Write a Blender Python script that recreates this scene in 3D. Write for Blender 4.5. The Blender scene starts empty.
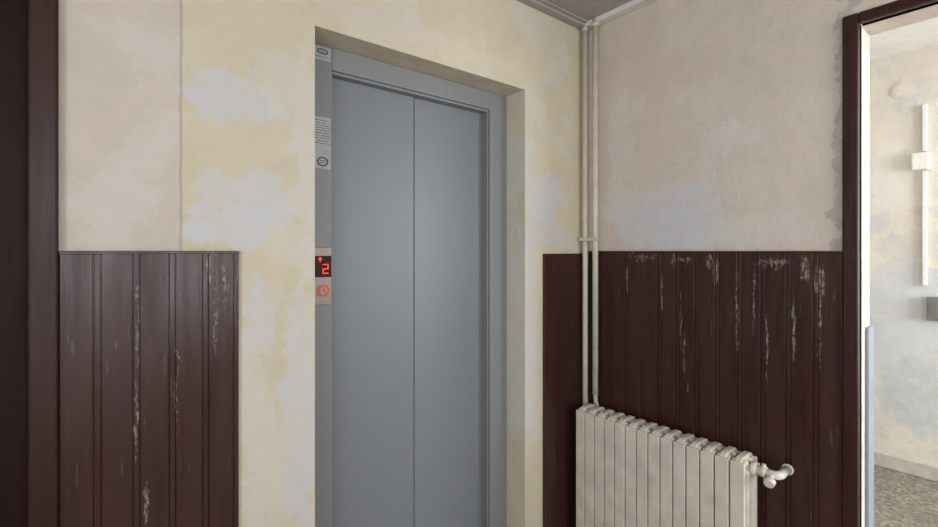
import bpy, bmesh, math
from mathutils import Vector, Matrix
K=0.87
scene=bpy.context.scene
try: scene.view_settings.view_transform='Standard'
except Exception: pass

def lin(r,g,b):
    f=lambda v:(v/255/12.92) if v/255<=0.04045 else ((v/255+0.055)/1.055)**2.4
    return (f(r),f(g),f(b),1)

# ---------------------------------------------------------------- materials
class M:
    def __init__(s,name):
        s.m=bpy.data.materials.new(name); s.m.use_nodes=True
        s.n=s.m.node_tree.nodes; s.l=s.m.node_tree.links
        s.b=s.n['Principled BSDF']
    def node(s,t,**k):
        n=s.n.new(t)
        for a,v in k.items(): setattr(n,a,v)
        return n
    def put(s,sock,v):
        if isinstance(v,bpy.types.NodeSocket): s.l.new(v,sock)
        else: sock.default_value=v
    def vm(s,op,a,b=None):
        n=s.node('ShaderNodeVectorMath',operation=op); s.put(n.inputs[0],a)
        if b is not None: s.put(n.inputs[1],b)
        return n.outputs['Value'] if op=='LENGTH' else n.outputs['Vector']
    def ma(s,op,a,b=0.0):
        n=s.node('ShaderNodeMath',operation=op); s.put(n.inputs[0],a); s.put(n.inputs[1],b); return n.outputs[0]
    def mr(s,v,a,b,c=0.0,d=1.0):
        n=s.node('ShaderNodeMapRange'); s.put(n.inputs[0],v)
        for i,x in enumerate((a,b,c,d)): n.inputs[i+1].default_value=x
        return n.outputs[0]
    def mix(s,f,a,b):
        n=s.node('ShaderNodeMix',data_type='RGBA'); s.put(n.inputs[0],f); s.put(n.inputs[6],a); s.put(n.inputs[7],b); return n.outputs[2]
    def noise(s,vec,scale,detail=4,rough=.55,out='Fac'):
        n=s.node('ShaderNodeTexNoise'); s.put(n.inputs['Vector'],vec); n.inputs['Scale'].default_value=scale
        n.inputs['Detail'].default_value=detail; n.inputs['Roughness'].default_value=rough
        return n.outputs[out]
    def pos(s):
        g=s.node('ShaderNodeNewGeometry'); return s.vm('MULTIPLY',g.outputs['Position'],(1/K,1/K,1/K))
    def bump(s,h,st,dist=.01):
        n=s.node('ShaderNodeBump'); n.inputs['Strength'].default_value=st; n.inputs['Distance'].default_value=dist
        s.put(n.inputs['Height'],h); s.l.new(n.outputs[0],s.b.inputs['Normal'])
    def fin(s,col,rough=.5,metal=0.0,spec=.5):
        s.put(s.b.inputs['Base Color'],col); s.put(s.b.inputs['Roughness'],rough); s.put(s.b.inputs['Metallic'],metal)
        s.b.inputs['Specular IOR Level'].default_value=spec
        return s.m

def plaster(name,base,patches,blotch=None,regions=(),cracks=()):
    m=M(name); P=m.pos()
    d=m.vm('MULTIPLY',m.vm('SUBTRACT',m.noise(P,8,8,.72,'Color'),(.5,.5,.5)),(.34,.34,.34))
    PD=m.vm('ADD',P,d)
    d2=m.vm('MULTIPLY',m.vm('SUBTRACT',m.noise(P,12,3,.5,'Color'),(.5,.5,.5)),(.012,.012,.012))
    PJ=m.vm('ADD',P,d2)
    col=base
    sx=m.node('ShaderNodeSeparateXYZ'); m.put(sx.inputs[0],PJ)
    for ax,a,b,c in regions:
        col=m.mix(m.mr(sx.outputs[ax],a,b),col,c)
    v=m.mr(m.noise(P,1.7,5,.6),.35,.7)
    col=m.mix(m.ma('MULTIPLY',v,.26),col,m.mix(.5,col,(.32,.28,.23,1)))
    v=m.mr(m.noise(m.vm('ADD',P,(5,9,2)),6,7,.7),.42,.72)
    col=m.mix(m.ma('MULTIPLY',v,.30),col,m.mix(.5,col,(.26,.23,.19,1)))
    if blotch:
        f=m.mr(m.noise(m.vm('ADD',P,(3.1,7.7,1.3)),3.2,8,.68),.54,.60)
        col=m.mix(m.ma('MULTIPLY',f,blotch[0]),col,blotch[1])
    for cen,r,c,st in patches:
        q=m.vm('MULTIPLY',m.vm('SUBTRACT',PD,cen),tuple(0 if x==0 else 1/x for x in r))
        f=m.mr(m.vm('LENGTH',q),1.10,.85)
        br=m.mr(m.noise(P,16,6,.75),.32,.55,.35,1)
        col=m.mix(m.ma('MULTIPLY',m.ma('MULTIPLY',f,br),st),col,c)
    for ax,c0,wd in cracks:
        a=m.ma('ABSOLUTE',m.ma('SUBTRACT',sx.outputs[ax],c0))
        col=m.mix(m.mr(a,wd,wd*.4,0,.45),col,(.30,.24,.17,1))
    sp=m.mr(m.noise(P,55,3,.6),.70,.76)
    col=m.mix(m.ma('MULTIPLY',sp,.4),col,(.25,.2,.15,1))
    h=m.ma('ADD',m.ma('MULTIPLY',m.noise(P,90,4,.6),.25),m.noise(P,9,5,.6))
    m.bump(h,.5,.014)
    return m.fin(col,.8,0,.25)

CREAM=lin(211,200,174); PINK=lin(207,195,185); WHT=lin(202,202,203); WHT2=lin(208,204,196)
m_wallN=plaster('plaster_cream',CREAM,[
 ((-1.907,0,2.255),(.17,0,.085),WHT,.95),
 ((-1.80,0,1.90),(.10,0,.11),WHT,.95),
 ((-1.968,0,1.93),(.08,0,.07),WHT,.8),
 ((-1.93,0,1.80),(.14,0,.06),WHT,.95),
 ((-1.75,0,2.35),(.08,0,.12),WHT2,.6),
 ((-1.66,0,2.05),(.05,0,.50),WHT2,.85),
 ((-1.68,0,1.1),(.07,0,.50),WHT,.85),
 ((-1.82,0,.95),(.06,0,.35),WHT2,.8),
 ((-1.83,0,1.50),(.05,0,.14),WHT,.8),
 ((-1.88,0,1.25),(.04,0,.2),WHT2,.8),
 ((-.33,0,2.02),(.11,0,.16),WHT,.95),
 ((-.30,0,1.80),(.12,0,.07),WHT,.7),
 ((-.45,0,1.8),(.05,0,.3),WHT,.75),
 ((-.44,0,1.1),(.05,0,.4),WHT,.6),
 ((-.50,.07,1.2),(.08,.2,.5),WHT2,.7),
 ((-.50,.07,2.2),(.08,.2,.2),WHT,.6),
 ((-.9,0,2.66),(.4,0,.05),lin(212,198,184),.7),
 ((-1.35,0,2.68),(.25,0,.06),lin(206,196,186),.7),
 ((-1.85,0,2.62),(.2,0,.15),lin(208,197,178),.6),
],(.5,WHT2),regions=[(0,-2.064,-2.068,PINK)],cracks=[(0,-2.066,.006)])
m_wallE=plaster('plaster_beige',lin(210,197,184),[
 ((0,-.52,1.88),(0,.32,.17),lin(199,200,205),.9),
 ((0,-.26,1.97),(0,.10,.14),lin(206,203,199),.8),
 ((0,-.82,2.25),(0,.13,.06),lin(208,206,204),.65),
 ((0,-.72,2.10),(0,.05,.12),lin(208,206,204),.45),
 ((0,-.25,2.35),(0,.08,.25),lin(207,204,199),.6),
 ((0,-.95,1.82),(0,.22,.09),lin(207,201,193),.7),
 ((0,-.6,2.62),(0,.3,.08),lin(200,188,174),.5),
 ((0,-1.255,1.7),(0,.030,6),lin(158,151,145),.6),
],(.35,lin(210,202,193)))
m_wallC=plaster('plaster_corridor',lin(213,208,196),[
 ((2.64,-1.0,1.2),(0,.25,.45),lin(188,194,200),.9),
 ((2.64,-.95,2.3),(0,.12,.3),lin(214,212,207),.7),
 ((2.64,-1.15,.6),(0,.3,.3),lin(178,185,190),.85),
 ((2.64,-1.05,1.75),(0,.2,.12),lin(194,192,188),.7),
],(.8,lin(190,191,193)))
m_wallP=plaster('plaster_plain',lin(190,182,168),[])
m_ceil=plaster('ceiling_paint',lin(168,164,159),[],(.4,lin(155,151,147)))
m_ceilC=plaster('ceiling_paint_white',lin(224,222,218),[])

def wood(name,base,chips,seed=0,rough=.33,cover=.64,spec=.4,amt=.6,gen=.6,scuff=.5):
    m=M(name); P=m.pos()
    PS=m.vm('ADD',m.vm('MULTIPLY',P,(1,1,.10)),(seed,seed*2,seed*.7))
    g=m.noise(PS,42,6,.6)
    col=m.mix(m.mr(g,.3,.75),tuple(x*.7 for x in base[:3])+(1,),tuple(x*1.35 for x in base[:3])+(1,))
    st=m.noise(m.vm('MULTIPLY',P,(1,1,.06)),9,2,.5)
    col=m.mix(m.mr(st,.4,.65,0,.4),col,tuple(x*1.6 for x in base[:3])+(1,))
    P1=m.vm('ADD',m.vm('MULTIPLY',P,(1,1,.06)),(seed,seed,seed))
    sc=m.mr(m.noise(P1,95,3,.6),cover,cover+.05)
    big=m.mr(m.noise(m.vm('ADD',m.vm('MULTIPLY',P,(1,1,.5)),(seed,1,2)),4.5,3,.6),.52,.64)
    brk=m.mr(m.noise(m.vm('MULTIPLY',P,(1,1,.5)),45,3,.6),.40,.55)
    f=m.ma('MULTIPLY',m.ma('MULTIPLY',m.ma('MULTIPLY',sc,big),brk),gen)
    # small irregular knocks and scuffs of varied size
    kn=m.mr(m.noise(m.vm('ADD',P,(seed*3,4,1)),38,6,.75),.665,.70)
    kb=m.mr(m.noise(m.vm('ADD',P,(2,seed,8)),5,3,.6),.46,.58)
    f=m.ma('MAXIMUM',f,m.ma('MULTIPLY',m.ma('MULTIPLY',kn,kb),scuff))
    d=m.vm('MULTIPLY',m.vm('SUBTRACT',m.noise(m.vm('MULTIPLY',P,(1,1,.45)),38,6,.75,'Color'),(.5,.5,.5)),(.05,.05,.16))
    PD=m.vm('ADD',P,d)
    for cen,r in chips:
        q=m.vm('MULTIPLY',m.vm('SUBTRACT',PD,cen),tuple(0 if x==0 else 1/x for x in r))
        e=m.mr(m.vm('LENGTH',q),1.0,.7)
        f=m.ma('MAXIMUM',f,m.ma('MULTIPLY',e,m.mr(m.noise(m.vm('MULTIPLY',P,(1,1,.5)),90,5,.75),.45,.60)))
    col=m.mix(m.ma('MULTIPLY',f,amt),col,lin(178,165,156))
    m.bump(m.ma('ADD',g,m.ma('MULTIPLY',f,-.6)),.35,.004)
    rr=m.mr(m.noise(PS,20,3,.5),.3,.7,rough-.07,rough+.12)
    return m.fin(col,rr,0,spec)
PLUM=lin(56,31,27)
m_woodL=wood('painted_wood_panelling',PLUM,[((-2.18,0,1.52),(.007,0,.16)),((-2.185,0,1.2),(.005,0,.14)),((-1.985,0,1.655),(.016,0,.05)),((-1.945,0,1.60),(.013,0,.09)),((-1.97,0,1.5),(.005,0,.14)),((-2.16,0,.95),(.006,0,.09)),((-2.08,0,1.3),(.003,0,.2))],1.0,gen=.5,scuff=.45)
m_woodR=wood('painted_wood_panelling_b',PLUM,[((0,-.74,1.67),(0,.020,.035)),((0,-.77,1.62),(0,.013,.07)),((0,-.60,1.38),(0,.006,.16)),((0,-.62,1.2),(0,.004,.12)),((0,-.50,1.5),(0,.005,.12)),((0,-1.0,1.67),(0,.08,.015)),((0,-.4,1.685),(0,.1,.010)),((0,-.6,1.675),(0,.06,.016)),((0,-1.12,1.64),(0,.018,.06)),((0,-1.17,1.60),(0,.022,.07)),((0,-.98,1.3),(0,.005,.2)),((0,-1.17,1.40),(0,.006,.16)),((0,-1.08,1.4),(0,.005,.15)),((0,-.86,1.45),(0,.005,.2)),((0,-.93,1.5),(0,.004,.15)),((0,-.3,1.55),(0,.006,.08))],4.0,gen=.6,scuff=.75)
m_doorw=wood('dark_red_door_wood',lin(32,13,9),[],2.0,.5,.74,.15,.2)
m_frame=wood('dark_frame_wood',lin(50,25,20),[],6.0,.42,.68,.3,.45)

def simple(name,c,rough=.5,metal=0,spec=.5,var=.08,sc=30,bump=0.0,emis=None):
    m=M(name); P=m.pos(); n=m.noise(P,sc,4,.6)
    col=m.mix(m.mr(n,.3,.7),tuple(x*(1-var) for x in c[:3])+(1,),tuple(min(1,x*(1+var)) for x in c[:3])+(1,))
    if bump: m.bump(n,bump,.003)
    if emis:
        m.b.inputs['Emission Color'].default_value=emis[0]; m.b.inputs['Emission Strength'].default_value=emis[1]
    return m.fin(col,rough,metal,spec)
m_steel=simple('grey_powder_coated_steel',lin(123,127,131),.45,.15,.4,.05,220,.15)
m_steelF=simple('grey_frame_steel',lin(131,133,134),.47,.15,.4,.05,200,.12)
m_ss=simple('brushed_stainless',lin(150,138,130),.35,.7,.5,.05,60)
m_black=simple('black_gap',lin(14,14,15),.7)
m_disp=simple('display_glass',lin(26,10,12),.15)
m_red=simple('red_led',lin(255,60,40),.4,emis=(lin(255,50,40),1.6))
m_redb=simple('red_button_ring',lin(190,60,55),.4,emis=(lin(255,50,40),.2))
m_pipe=simple('cream_pipe_enamel',lin(204,195,180),.42,0,.4,.12,14,.1)
m_rad=simple('cream_radiator_enamel',lin(210,203,190),.42,0,.4,.13,9,.1)
m_white=simple('white_plastic',lin(220,220,217),.4)
m_grey=simple('grey_metal_box',lin(120,120,117),.4,.5)
m_blue=simple('blue_grey_gloss_paint',lin(132,140,152),.4,0,.4,.1,8)
m_base=simple('baseboard_paint',lin(182,179,171),.5,0,.5,.15,9)
m_glass=simple('window_frame_white',lin(225,225,222),.4)
m_ovl=simple('label_dark_print',lin(60,60,64),.4)
m_lab=simple('label_pale_film',lin(166,168,168),.35)
mm=M('printed_label'); P=mm.pos(); s_=mm.node('ShaderNodeSeparateXYZ'); mm.put(s_.inputs[0],P)
rows=mm.ma('GREATER_THAN',mm.ma('FRACT',mm.ma('MULTIPLY',s_.outputs[2],95)),.5)
ch=mm.mr(mm.noise(mm.vm('MULTIPLY',P,(1,1,.35)),300,2,.5),.42,.5)
m_label=mm.fin(mm.mix(mm.ma('MULTIPLY',mm.ma('MULTIPLY',rows,ch),.75),lin(174,176,176),lin(66,66,70)),.35,0,.5)
mm=M('terrazzo_floor'); P=mm.pos()
vo=mm.node('ShaderNodeTexVoronoi'); vo.inputs['Scale'].default_value=60; mm.put(vo.inputs['Vector'],P)
sx=mm.node('ShaderNodeSeparateColor'); mm.l.new(vo.outputs['Color'],sx.inputs[0])
c1=mm.mix(mm.mr(sx.outputs[0],.3,.8),lin(104,99,89),lin(158,151,137))
c1=mm.mix(mm.mr(mm.noise(P,3,5,.6),.4,.65,0,.5),c1,lin(104,97,86))
m_floor=mm.fin(c1,.4,0,.5)

# ---------------------------------------------------------------- geometry helpers
def finish(name,bm,mat,parent=None,smooth=False,bevel=0,seg=2):
    mats=mat if isinstance(mat,(list,tuple)) else [mat]
    bmesh.ops.scale(bm,vec=(K,K,K),verts=bm.verts)
    xs=[v.co for v in bm.verts]
    lo=Vector([min(c[i] for c in xs) for i in range(3)]); hi=Vector([max(c[i] for c in xs) for i in range(3)])
    c=(lo+hi)/2; c.z=lo.z
    bmesh.ops.translate(bm,vec=-c,verts=bm.verts)
    bmesh.ops.recalc_face_normals(bm,faces=bm.faces)
    me=bpy.data.meshes.new(name); bm.to_mesh(me); bm.free()
    for m in mats: me.materials.append(m)
    if smooth:
        for p in me.polygons: p.use_smooth=True
    o=bpy.data.objects.new(name,me); scene.collection.objects.link(o)
    if parent: o.parent=parent; o.location=c-parent.location
    else: o.location=c
    if bevel:
        b=o.modifiers.new('bevel','BEVEL'); b.width=bevel*K; b.segments=seg; b.limit_method='ANGLE'; b.angle_limit=math.radians(40)
    return o
def empty(name,x,y,z):
    e=bpy.data.objects.new(name,None); scene.collection.objects.link(e); e.location=(x*K,y*K,z*K); e.empty_display_size=.05; return e
def addbox(bm,x0,x1,y0,y1,z0,z1,mi=0):
    r=bmesh.ops.create_cube(bm,size=1)
    for v in r['verts']:
        v.co=Vector(((x0+x1)/2+v.co.x*(x1-x0),(y0+y1)/2+v.co.y*(y1-y0),(z0+z1)/2+v.co.z*(z1-z0)))
    for f in {f for v in r['verts'] for f in v.link_faces}: f.material_index=mi
def boxes(name,L,mat,parent=None,bevel=0,seg=2):
    bm=bmesh.new()
    for b in L: addbox(bm,*b)
    return finish(name,bm,mat,parent,False,bevel,seg)
def addcyl(bm,p0,p1,r,r2=None,seg=24,mi=0):
    p0=Vector(p0);p1=Vector(p1);d=p1-p0
    r2=r if r2 is None else r2
    mat=Matrix.Translation((p0+p1)/2)@d.to_track_quat('Z','Y').to_matrix().to_4x4()
    q=bmesh.ops.create_cone(bm,cap_ends=True,segments=seg,radius1=r,radius2=r2,depth=d.length,matrix=mat)
    for f in {f for v in q['verts'] for f in v.link_faces}:
        f.material_index=mi; f.smooth=len(f.verts)==4
def addprism(bm,pts,y0,y1,mi=0,axis='y'):
    a=[];b=[]
    for (p,q) in pts:
        a.append(bm.verts.new((p,y0,q))); b.append(bm.verts.new((p,y1,q)))
    n=len(pts)
    fs=[bm.faces.new(a),bm.faces.new(b[::-1])]
    for i in range(n): fs.append(bm.faces.new((a[i],b[i],b[(i+1)%n],a[(i+1)%n])))
    for f in fs: f.material_index=mi
def addtube(bm,path,r,seg=16,mi=0):
    path=[Vector(p) for p in path]; rings=[]
    up=None
    for i,p in enumerate(path):
        t=(path[min(i+1,len(path)-1)]-path[max(i-1,0)]).normalized()
        if up is None:
            up=Vector((0,0,1)) if abs(t.z)<.9 else Vector((1,0,0))
        n=(up-t*up.dot(t)).normalized(); up=n; b=t.cross(n)
        rings.append([bm.verts.new(p+(n*math.cos(2*math.pi*k/seg)+b*math.sin(2*math.pi*k/seg))*r) for k in range(seg)])
    for i in range(len(rings)-1):
        for k in range(seg):
            f=bm.faces.new((rings[i][k],rings[i][(k+1)%seg],rings[i+1][(k+1)%seg],rings[i+1][k])); f.smooth=True; f.material_index=mi
    bm.faces.new(rings[0][::-1]); bm.faces.new(rings[-1])
def arc(p0,corner,p1,n=8):
    p0,c,p1=map(Vector,(p0,corner,p1))
    return [tuple(p0*(1-t)**2+c*2*t*(1-t)+p1*t*t) for t in [i/n for i in range(n+1)]]

# ---------------------------------------------------------------- room shell
CZ=3.05
boxes('floor',[(-3.7,2.9,-4.6,.35,-.12,0)],m_floor)
boxes('ceiling',[(-3.7,.15,-4.6,.35,CZ,CZ+.12)],m_ceil)
boxes('ceiling_corridor',[(.15,2.9,-4.6,.35,3.27,3.39)],m_ceilC)
boxes('wall_north',[(-3.6,-3.28,0,.3,0,CZ),(-3.28,-2.41,0,.3,2.56,CZ),(-2.41,-1.629,0,.3,0,CZ),
   (-1.629,-.498,0,.3,2.577,CZ),(-.498,.15,0,.3,0,CZ)],m_wallN)
boxes('wall_east',[(0,.15,-1.292,0,0,CZ),(0,.15,-2.2,-1.292,2.585,CZ),(0,.15,-4.5,-2.2,0,CZ),(.15,.16,-4.5,.3,CZ,3.27)],m_wallE)
boxes('wall_west',[(-3.7,-3.6,-4.5,-3.2,0,CZ),(-3.7,-3.6,-1.6,.3,0,CZ),(-3.7,-3.6,-3.2,-1.6,0,1.0),(-3.7,-3.6,-3.2,-1.6,2.7,CZ)],m_wallP)
boxes('wall_south',[(-3.7,-2.9,-4.6,-4.5,0,CZ),(-.7,.15,-4.6,-4.5,0,CZ),(-2.9,-.7,-4.6,-4.5,0,1.0),(-2.9,-.7,-4.6,-4.5,2.75,CZ)],m_wallP)
boxes('wall_corridor_east',[(2.64,2.8,-4.5,.3,0,3.27)],m_wallC)
boxes('wall_corridor_north',[(.15,2.64,.18,.3,0,3.27)],m_wallC)
boxes('wall_corridor_south',[(.15,.6,-4.6,-4.5,0,3.27),(2.3,2.8,-4.6,-4.5,0,3.27),(.6,2.3,-4.6,-4.5,0,.9),(.6,2.3,-4.6,-4.5,2.9,3.27)],m_wallC)
def win(name,axis,c,a0,a1,z0,z1):
    L=[];w=.07;mid=(a0+a1)/2
    segs=[(a0,a0+w,z0,z1),(a1-w,a1,z0,z1),(mid-w/2,mid+w/2,z0+w,z1-w),(a0+w,mid-w/2,z0,z0+w),(mid+w/2,a1-w,z0,z0+w),(a0+w,mid-w/2,z1-w,z1),(mid+w/2,a1-w,z1-w,z1)]
    for p,q,r,s in segs:
        L.append((p,q,c,c+.06,r,s) if axis=='y' else (c,c+.06,p,q,r,s))
    boxes(name,L,m_glass,bevel=.006)
win('window_1','x',-3.68,-3.2,-1.6,1.0,2.7)
win('window_2','y',-4.58,-2.9,-.7,1.0,2.75)
win('window_3','y',-4.58,.6,2.3,.9,2.9)
boxes('trim_1',[(-3.6,0,-.05,0,CZ-.022,CZ),(-3.6,-.05,-.075,-.05,CZ-.010,CZ)],m_ceil,bevel=.004)
boxes('trim_2',[(-.06,0,-4.5,-.05,CZ-.03,CZ)],m_ceilC,bevel=.006)
boxes('baseboard_east',[(2.615,2.64,-4.5,.18,0,.11)],m_base,bevel=.006)
# left door
d=empty('door_1',-2.85,0,0)
boxes('leaf',[(-3.275,-2.415,.03,.075,.01,2.555)],m_doorw,d,.004)
boxes('panel_moulding',[(-3.15,-2.56,.018,.03,1.25,1.29),(-3.15,-2.56,.018,.03,2.36,2.40),(-3.15,-3.11,.018,.03,1.29,2.36),(-2.60,-2.56,.018,.03,1.29,2.36)],m_doorw,d,.006)
bm=bmesh.new(); addcyl(bm,(-3.2,.03,1.27),(-3.2,.012,1.27),.022); addcyl(bm,(-3.2,.012,1.27),(-3.2,-.02,1.27),.010); addtube(bm,[(-3.2,-.022,1.27),(-3.15,-.026,1.27),(-3.08,-.026,1.268)],.009)
finish('handle',bm,m_ss,d)
boxes('trim_4',[(-2.425,-2.362,-.03,-.0005,0,2.63),(-3.33,-3.265,-.03,-.0005,0,2.63),(-3.265,-2.425,-.03,-.0005,2.555,2.63)],m_frame,None,.006)
# right door frame (open doorway)
boxes('door_frame',[(-.025,.03,-1.292,-1.243,0,2.625),(-.025,.03,-2.249,-2.2,0,2.625),(-.025,.03,-2.2,-1.292,2.585,2.625)] ,m_frame,bevel=.005)
boxes('trim_3',[(.075,.16,-1.304,-1.2925,0,1.42)],m_blue,bevel=.003)

# ---------------------------------------------------------------- wainscots
def wains(name,axis,a0,a1,mat,h=1.72,pitch=.098,side=-1):
    bm=bmesh.new(); n=max(1,round((a1-a0)/pitch)); p=(a1-a0)/n
    def b(u0,u1,d,z0,z1):
        if axis=='x': addbox(bm,u0,u1,-d,-.0005,z0,z1)
        else: addbox(bm,-d,-.0005,u0,u1,z0,z1)
    for i in range(n):
        s=a0+i*p
        b(s+.0015,s+p*.80,.018,.0,h-.008)
        b(s+p*.80+.003,s+p-.0015,.0165,.0,h-.008)
    b(a0,a1,.010,0,h-.008)
    b(a0,a1,.0195,h-.0095,h)
    return finish(name,bm,mat,None,False,.0015,2)
wains('wainscot_panelling','x',-2.3615,-1.897,m_woodL)
wains('wainscot_panelling','x',-.362,-.03,m_woodL,1.705)
wains('wainscot_panelling','y',-1.2425,-.002,m_woodR)
# ---------------------------------------------------------------- elevator
e=empty('elevator_door',-1.06,.2,0)
F=.139
boxes('outer_frame',[(-1.626,-1.504,F,.19,0,2.575),(-.623,-.501,F,.19,0,2.575),(-1.504,-.623,F,.19,2.48,2.575)],m_steelF,e,.003)
boxes('frame_lip',[(-1.504,-1.496,F+.012,.235,0,2.48),(-.631,-.623,F+.012,.235,0,2.48),(-1.496,-.631,F+.012,.235,2.468,2.48)],m_steelF,e,.002)
boxes('door_leaf_left',[(-1.52,-1.066,.195,.225,.015,2.50)],m_steel,e,.004)
boxes('door_leaf_right',[(-1.060,-.60,.201,.231,.015,2.50)],m_steel,e,.004)
boxes('dark_gap',[(-1.10,-1.03,.232,.24,.01,2.5)],m_black,e)
boxes('sill',[(-1.62,-.505,.14,.28,0,.012)],m_ss,e)
cp=empty('elevator_call_panel',-1.543,F,1.497)
boxes('plate',[(-1.585,-1.508,F-.008,F-.0005,1.497,1.735)],m_ss,cp,.002)
boxes('display_window',[(-1.580,-1.511,F-.010,F-.008,1.612,1.70)],m_disp,cp,.001)
bm=bmesh.new()
def seg7(x,z,w,h,t,on):
    y0,y1=F-.0125,F-.010
    S={'a':(x,x+w,z+h-t,z+h),'g':(x,x+w,z+h/2-t/2,z+h/2+t/2),'d':(x,x+w,z,z+t),'b':(x+w-t,x+w,z+h/2,z+h),'f':(x,x+t,z+h/2,z+h),'c':(x+w-t,x+w,z,z+h/2),'e':(x,x+t,z,z+h/2)}
    for k in on:
        p,q,r,s=S[k]; addbox(bm,p,q,y0,y1,r,s)
seg7(-1.548,1.626,.024,.040,.0035,'abged')
addbox(bm,-1.5605,-1.5580,F-.0125,F-.010,1.674,1.687)
a=[bm.verts.new((x,y,z)) for y in (F-.0125,F-.010) for x,z in ((-1.5685,1.685),(-1.550,1.685),(-1.55925,1.695))]
for f in ((0,1,2),(5,4,3),(0,3,4,1),(1,4,5,2),(2,5,3,0)): bm.faces.new([a[i] for i in f])
finish('digit_and_arrow',bm,m_red,cp)
bm=bmesh.new(); addcyl(bm,(-1.546,F-.008,1.557),(-1.546,F-.014,1.557),.027,mi=0); addcyl(bm,(-1.546,F-.014,1.557),(-1.546,F-.0155,1.557),.024,mi=1); addcyl(bm,(-1.546,F-.0155,1.557),(-1.546,F-.0175,1.557),.017,mi=0); addbox(bm,-1.549,-1.543,F-.019,F-.0175,1.547,1.567,1)
finish('call_button',bm,[m_ss,m_redb],cp)
def label(zt,h,parts):
    n=empty('notice_label',-1.549,F,zt-h)
    boxes('film',[(-1.59,-1.510,F-.0015,F-.0003,zt-h,zt)],m_lab,n)
    for kind,a,b in parts:
        if kind=='t': boxes('text_block',[(-1.585,-1.513,F-.002,F-.0015,zt-b,zt-a)],m_label,n)
        else:
            bm=bmesh.new(); zc=zt-(a+b)/2; hh=(b-a)/2; q=[]
            for rr,yy in ((1,0),(.72,0)):
                q.append([bm.verts.new((-1.545+.024*rr*math.cos(t*math.pi/12),F-.0022,zc+hh*rr*math.sin(t*math.pi/12))) for t in range(24)])
            for t in range(24): bm.faces.new((q[0][t],q[0][(t+1)%24],q[1][(t+1)%24],q[1][t]))
            for t in (-.5,.5): addbox(bm,-1.556,-1.534,F-.0024,F-.0018,zc+t*.009-.0015,zc+t*.009+.0015)
            finish('oval_emblem',bm,m_ovl,n)
label(2.565,.055,[('o',.006,.032),('t',.036,.050)])
label(2.275,.215,[('t',.006,.115),('o',.165,.205)])
# ---------------------------------------------------------------- pipes
bm=bmesh.new()
addcyl(bm,(-.046,-.045,0.02),(-.046,-.045,CZ-.002),.0165)
addcyl(bm,(-.050,-.118,0.90),(-.050,-.118,CZ-.002),.0165)
addcyl(bm,(-.046,-.045,CZ-.05),(-.046,-.045,CZ-.03),.022)
addcyl(bm,(-.050,-.118,CZ-.05),(-.050,-.118,CZ-.03),.024)
for x,y in ((-.046,-.045),(-.050,-.118)):
    addcyl(bm,(x,y,1.775),(x,y,1.80),.0205)
    addbox(bm,x,-.024,y-.006,y+.006,1.781,1.794)
addbox(bm,-.075,-.068,-.15,-.02,1.779,1.797)
addtube(bm,arc((-.050,-.118,.905),(-.050,-.118,.86),(-.036,-.118,.84))+[(-.036,-.118,.02)],.0120)
finish('heating_pipes',bm,m_pipe)
# ---------------------------------------------------------------- radiator
R=empty('radiator',-.13,-.55,0)
X0,X1=-.205,-.066; ZT=.862; ZB=.10; YS=-.100; YE=-.965; NS=14; pw=(YS-YE)/NS
def prof(x0,x1,z0,z1,r,n=6):
    P=[]
    for cx,cz,a0 in ((x1-r,z1-r,0),(x0+r,z1-r,90),(x0+r,z0+r,180),(x1-r,z0+r,270)):
        for i in range(n+1):
            a=math.radians(a0+90*i/n); P.append((cx+r*math.cos(a),cz+r*math.sin(a)))
    return P
bm=bmesh.new()
for i in range(NS):
    y=YS-(i+.5)*pw
    addprism(bm,prof(X0+.006,X1-.004,ZB+.01,ZT,.035),y-.013,y+.013)
    addprism(bm,prof(X0,X0+.016,ZB,ZT-.018,.0075),y-pw*.45,y+pw*.45)
    addprism(bm,prof(X0+.055,X0+.068,ZB+.04,ZT-.03,.006),y-pw*.38,y+pw*.38)
    addprism(bm,prof(X1-.016,X1,ZB,ZT-.02,.0075),y-pw*.45,y+pw*.45)
    addprism(bm,prof(X0+.018,X0+.05,ZT-.035,ZT-.012,.011),y-pw*.42,y+pw*.42)
    addprism(bm,prof(X0+.078,X1-.02,ZT-.035,ZT-.012,.011),y-pw*.42,y+pw*.42)
finish('sections',bm,m_rad,R,False,.003,2)
bm=bmesh.new()
for z in (ZT-.07,ZB+.07):
    addcyl(bm,(-.133,YS,z),(-.133,YE,z),.026)
finish('hubs',bm,m_rad,R)
boxes('feet',[(-.17,-.09,YS-.10,YS-.07,0,ZB+.02),(-.17,-.09,YE+.07,YE+.10,0,ZB+.02)],m_rad,R,.006)
bm=bmesh.new()
zc=ZT-.050
addcyl(bm,(-.133,YE,zc),(-.133,YE-.022,zc),.030,seg=8)
addcyl(bm,(-.133,YE-.022,zc),(-.133,YE-.05,zc),.018)
addcyl(bm,(-.133,YE-.035,zc),(-.133,YE-.055,zc),.024,seg=6)
addtube(bm,[(-.133,YE-.05,zc)]+arc((-.133,YE-.075,zc),(-.133,YE-.098,zc),(-.105,YE-.098,zc))+[(-.030,YE-.098,zc)],.017)
addcyl(bm,(-.036,YE-.098,zc),(-.0275,YE-.098,zc),.022)
addcyl(bm,(-.133,YE-.072,zc),(-.16,YE-.076,zc-.012),.012)
addcyl(bm,(-.16,YE-.076,zc-.012),(-.166,YE-.077,zc-.015),.016,.022); addcyl(bm,(-.166,YE-.077,zc-.015),(-.184,YE-.080,zc-.023),.022,.018)
addcyl(bm,(-.133,YE-.045,zc),(-.133,YE-.045,zc+.032),.008)
finish('valve',bm,m_rad,R)
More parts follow.
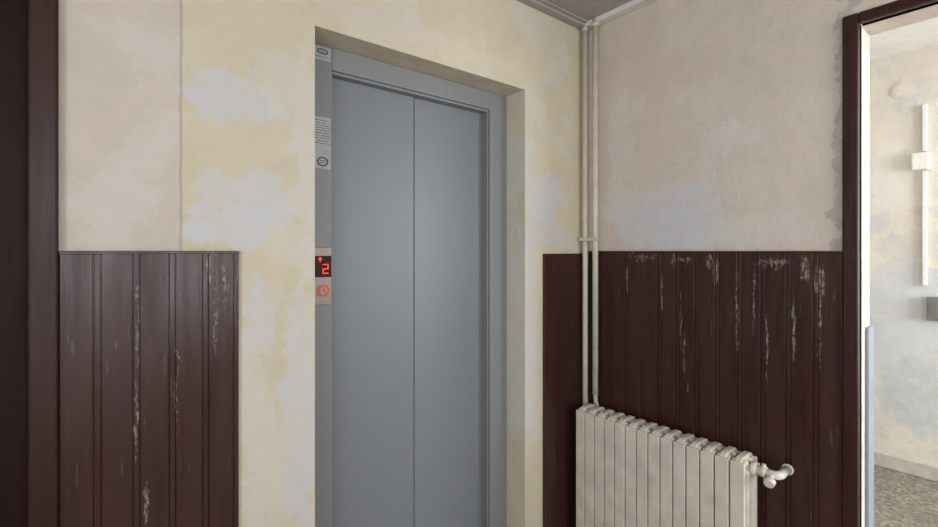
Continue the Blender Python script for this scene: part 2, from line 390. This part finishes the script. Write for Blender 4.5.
# ---------------------------------------------------------------- corridor fittings
W=2.64
bm=bmesh.new(); addbox(bm,W-.028,W-.0005,-1.155,-1.128,1.46,2.325); addbox(bm,W-.028,W-.0005,-1.155,-1.128,2.475,2.83)
finish('cable_conduit',bm,m_white,None,False,.004)
boxes('junction_box',[(W-.06,W-.0005,-1.172,-1.070,2.335,2.465)],m_white,None,.01)
bm=bmesh.new(); addbox(bm,W-.05,W-.0005,-1.24,-1.155,1.20,1.375); addbox(bm,W-.058,W-.05,-1.215,-1.17,1.25,1.325); addcyl(bm,(W-.062,-1.192,1.288),(W-.058,-1.192,1.288),.012)
finish('light_switch',bm,m_grey,None,False,.006)
bm=bmesh.new(); addcyl(bm,(W-.006,-1.01,2.976),(W-.0005,-1.01,2.976),.065,seg=32); addcyl(bm,(W-.009,-1.01,2.976),(W-.006,-1.01,2.976),.05,seg=32)
finish('wall_cover_plate',bm,m_wallC)

# ---------------------------------------------------------------- lights
def area(name,loc,rot,sx,sy,power,col):
    l=bpy.data.lights.new(name,'AREA'); l.shape='RECTANGLE'; l.size=sx*K; l.size_y=sy*K; l.energy=power; l.color=col
    o=bpy.data.objects.new(name,l); scene.collection.objects.link(o); o.location=[c*K for c in loc]; o.rotation_euler=rot
area('daylight_west',(-3.80,-2.4,1.85),(0,-math.pi/2,0),1.65,1.55,50,(.94,.965,1))
area('daylight_south',(-1.8,-4.72,1.88),(math.pi/2,0,0),2.1,1.7,60,(.96,.975,1))
area('daylight_corridor',(1.45,-4.72,1.9),(math.pi/2,0,0),1.65,1.95,185,(.95,.975,1))
w=bpy.data.worlds.new('sky'); scene.world=w; w.use_nodes=True
w.node_tree.nodes['Background'].inputs[0].default_value=(.82,.90,1,1); w.node_tree.nodes['Background'].inputs[1].default_value=1.0

# ---------------------------------------------------------------- camera
cam=bpy.data.cameras.new('camera'); co=bpy.data.objects.new('camera',cam); scene.collection.objects.link(co)
cam.lens=18; cam.sensor_width=36; cam.shift_y=-12.5/938; cam.clip_start=.02
co.location=(-2.285*K,-1.758*K,1.72*K); co.rotation_euler=(math.pi/2,0,-math.radians(38.66))
scene.camera=co
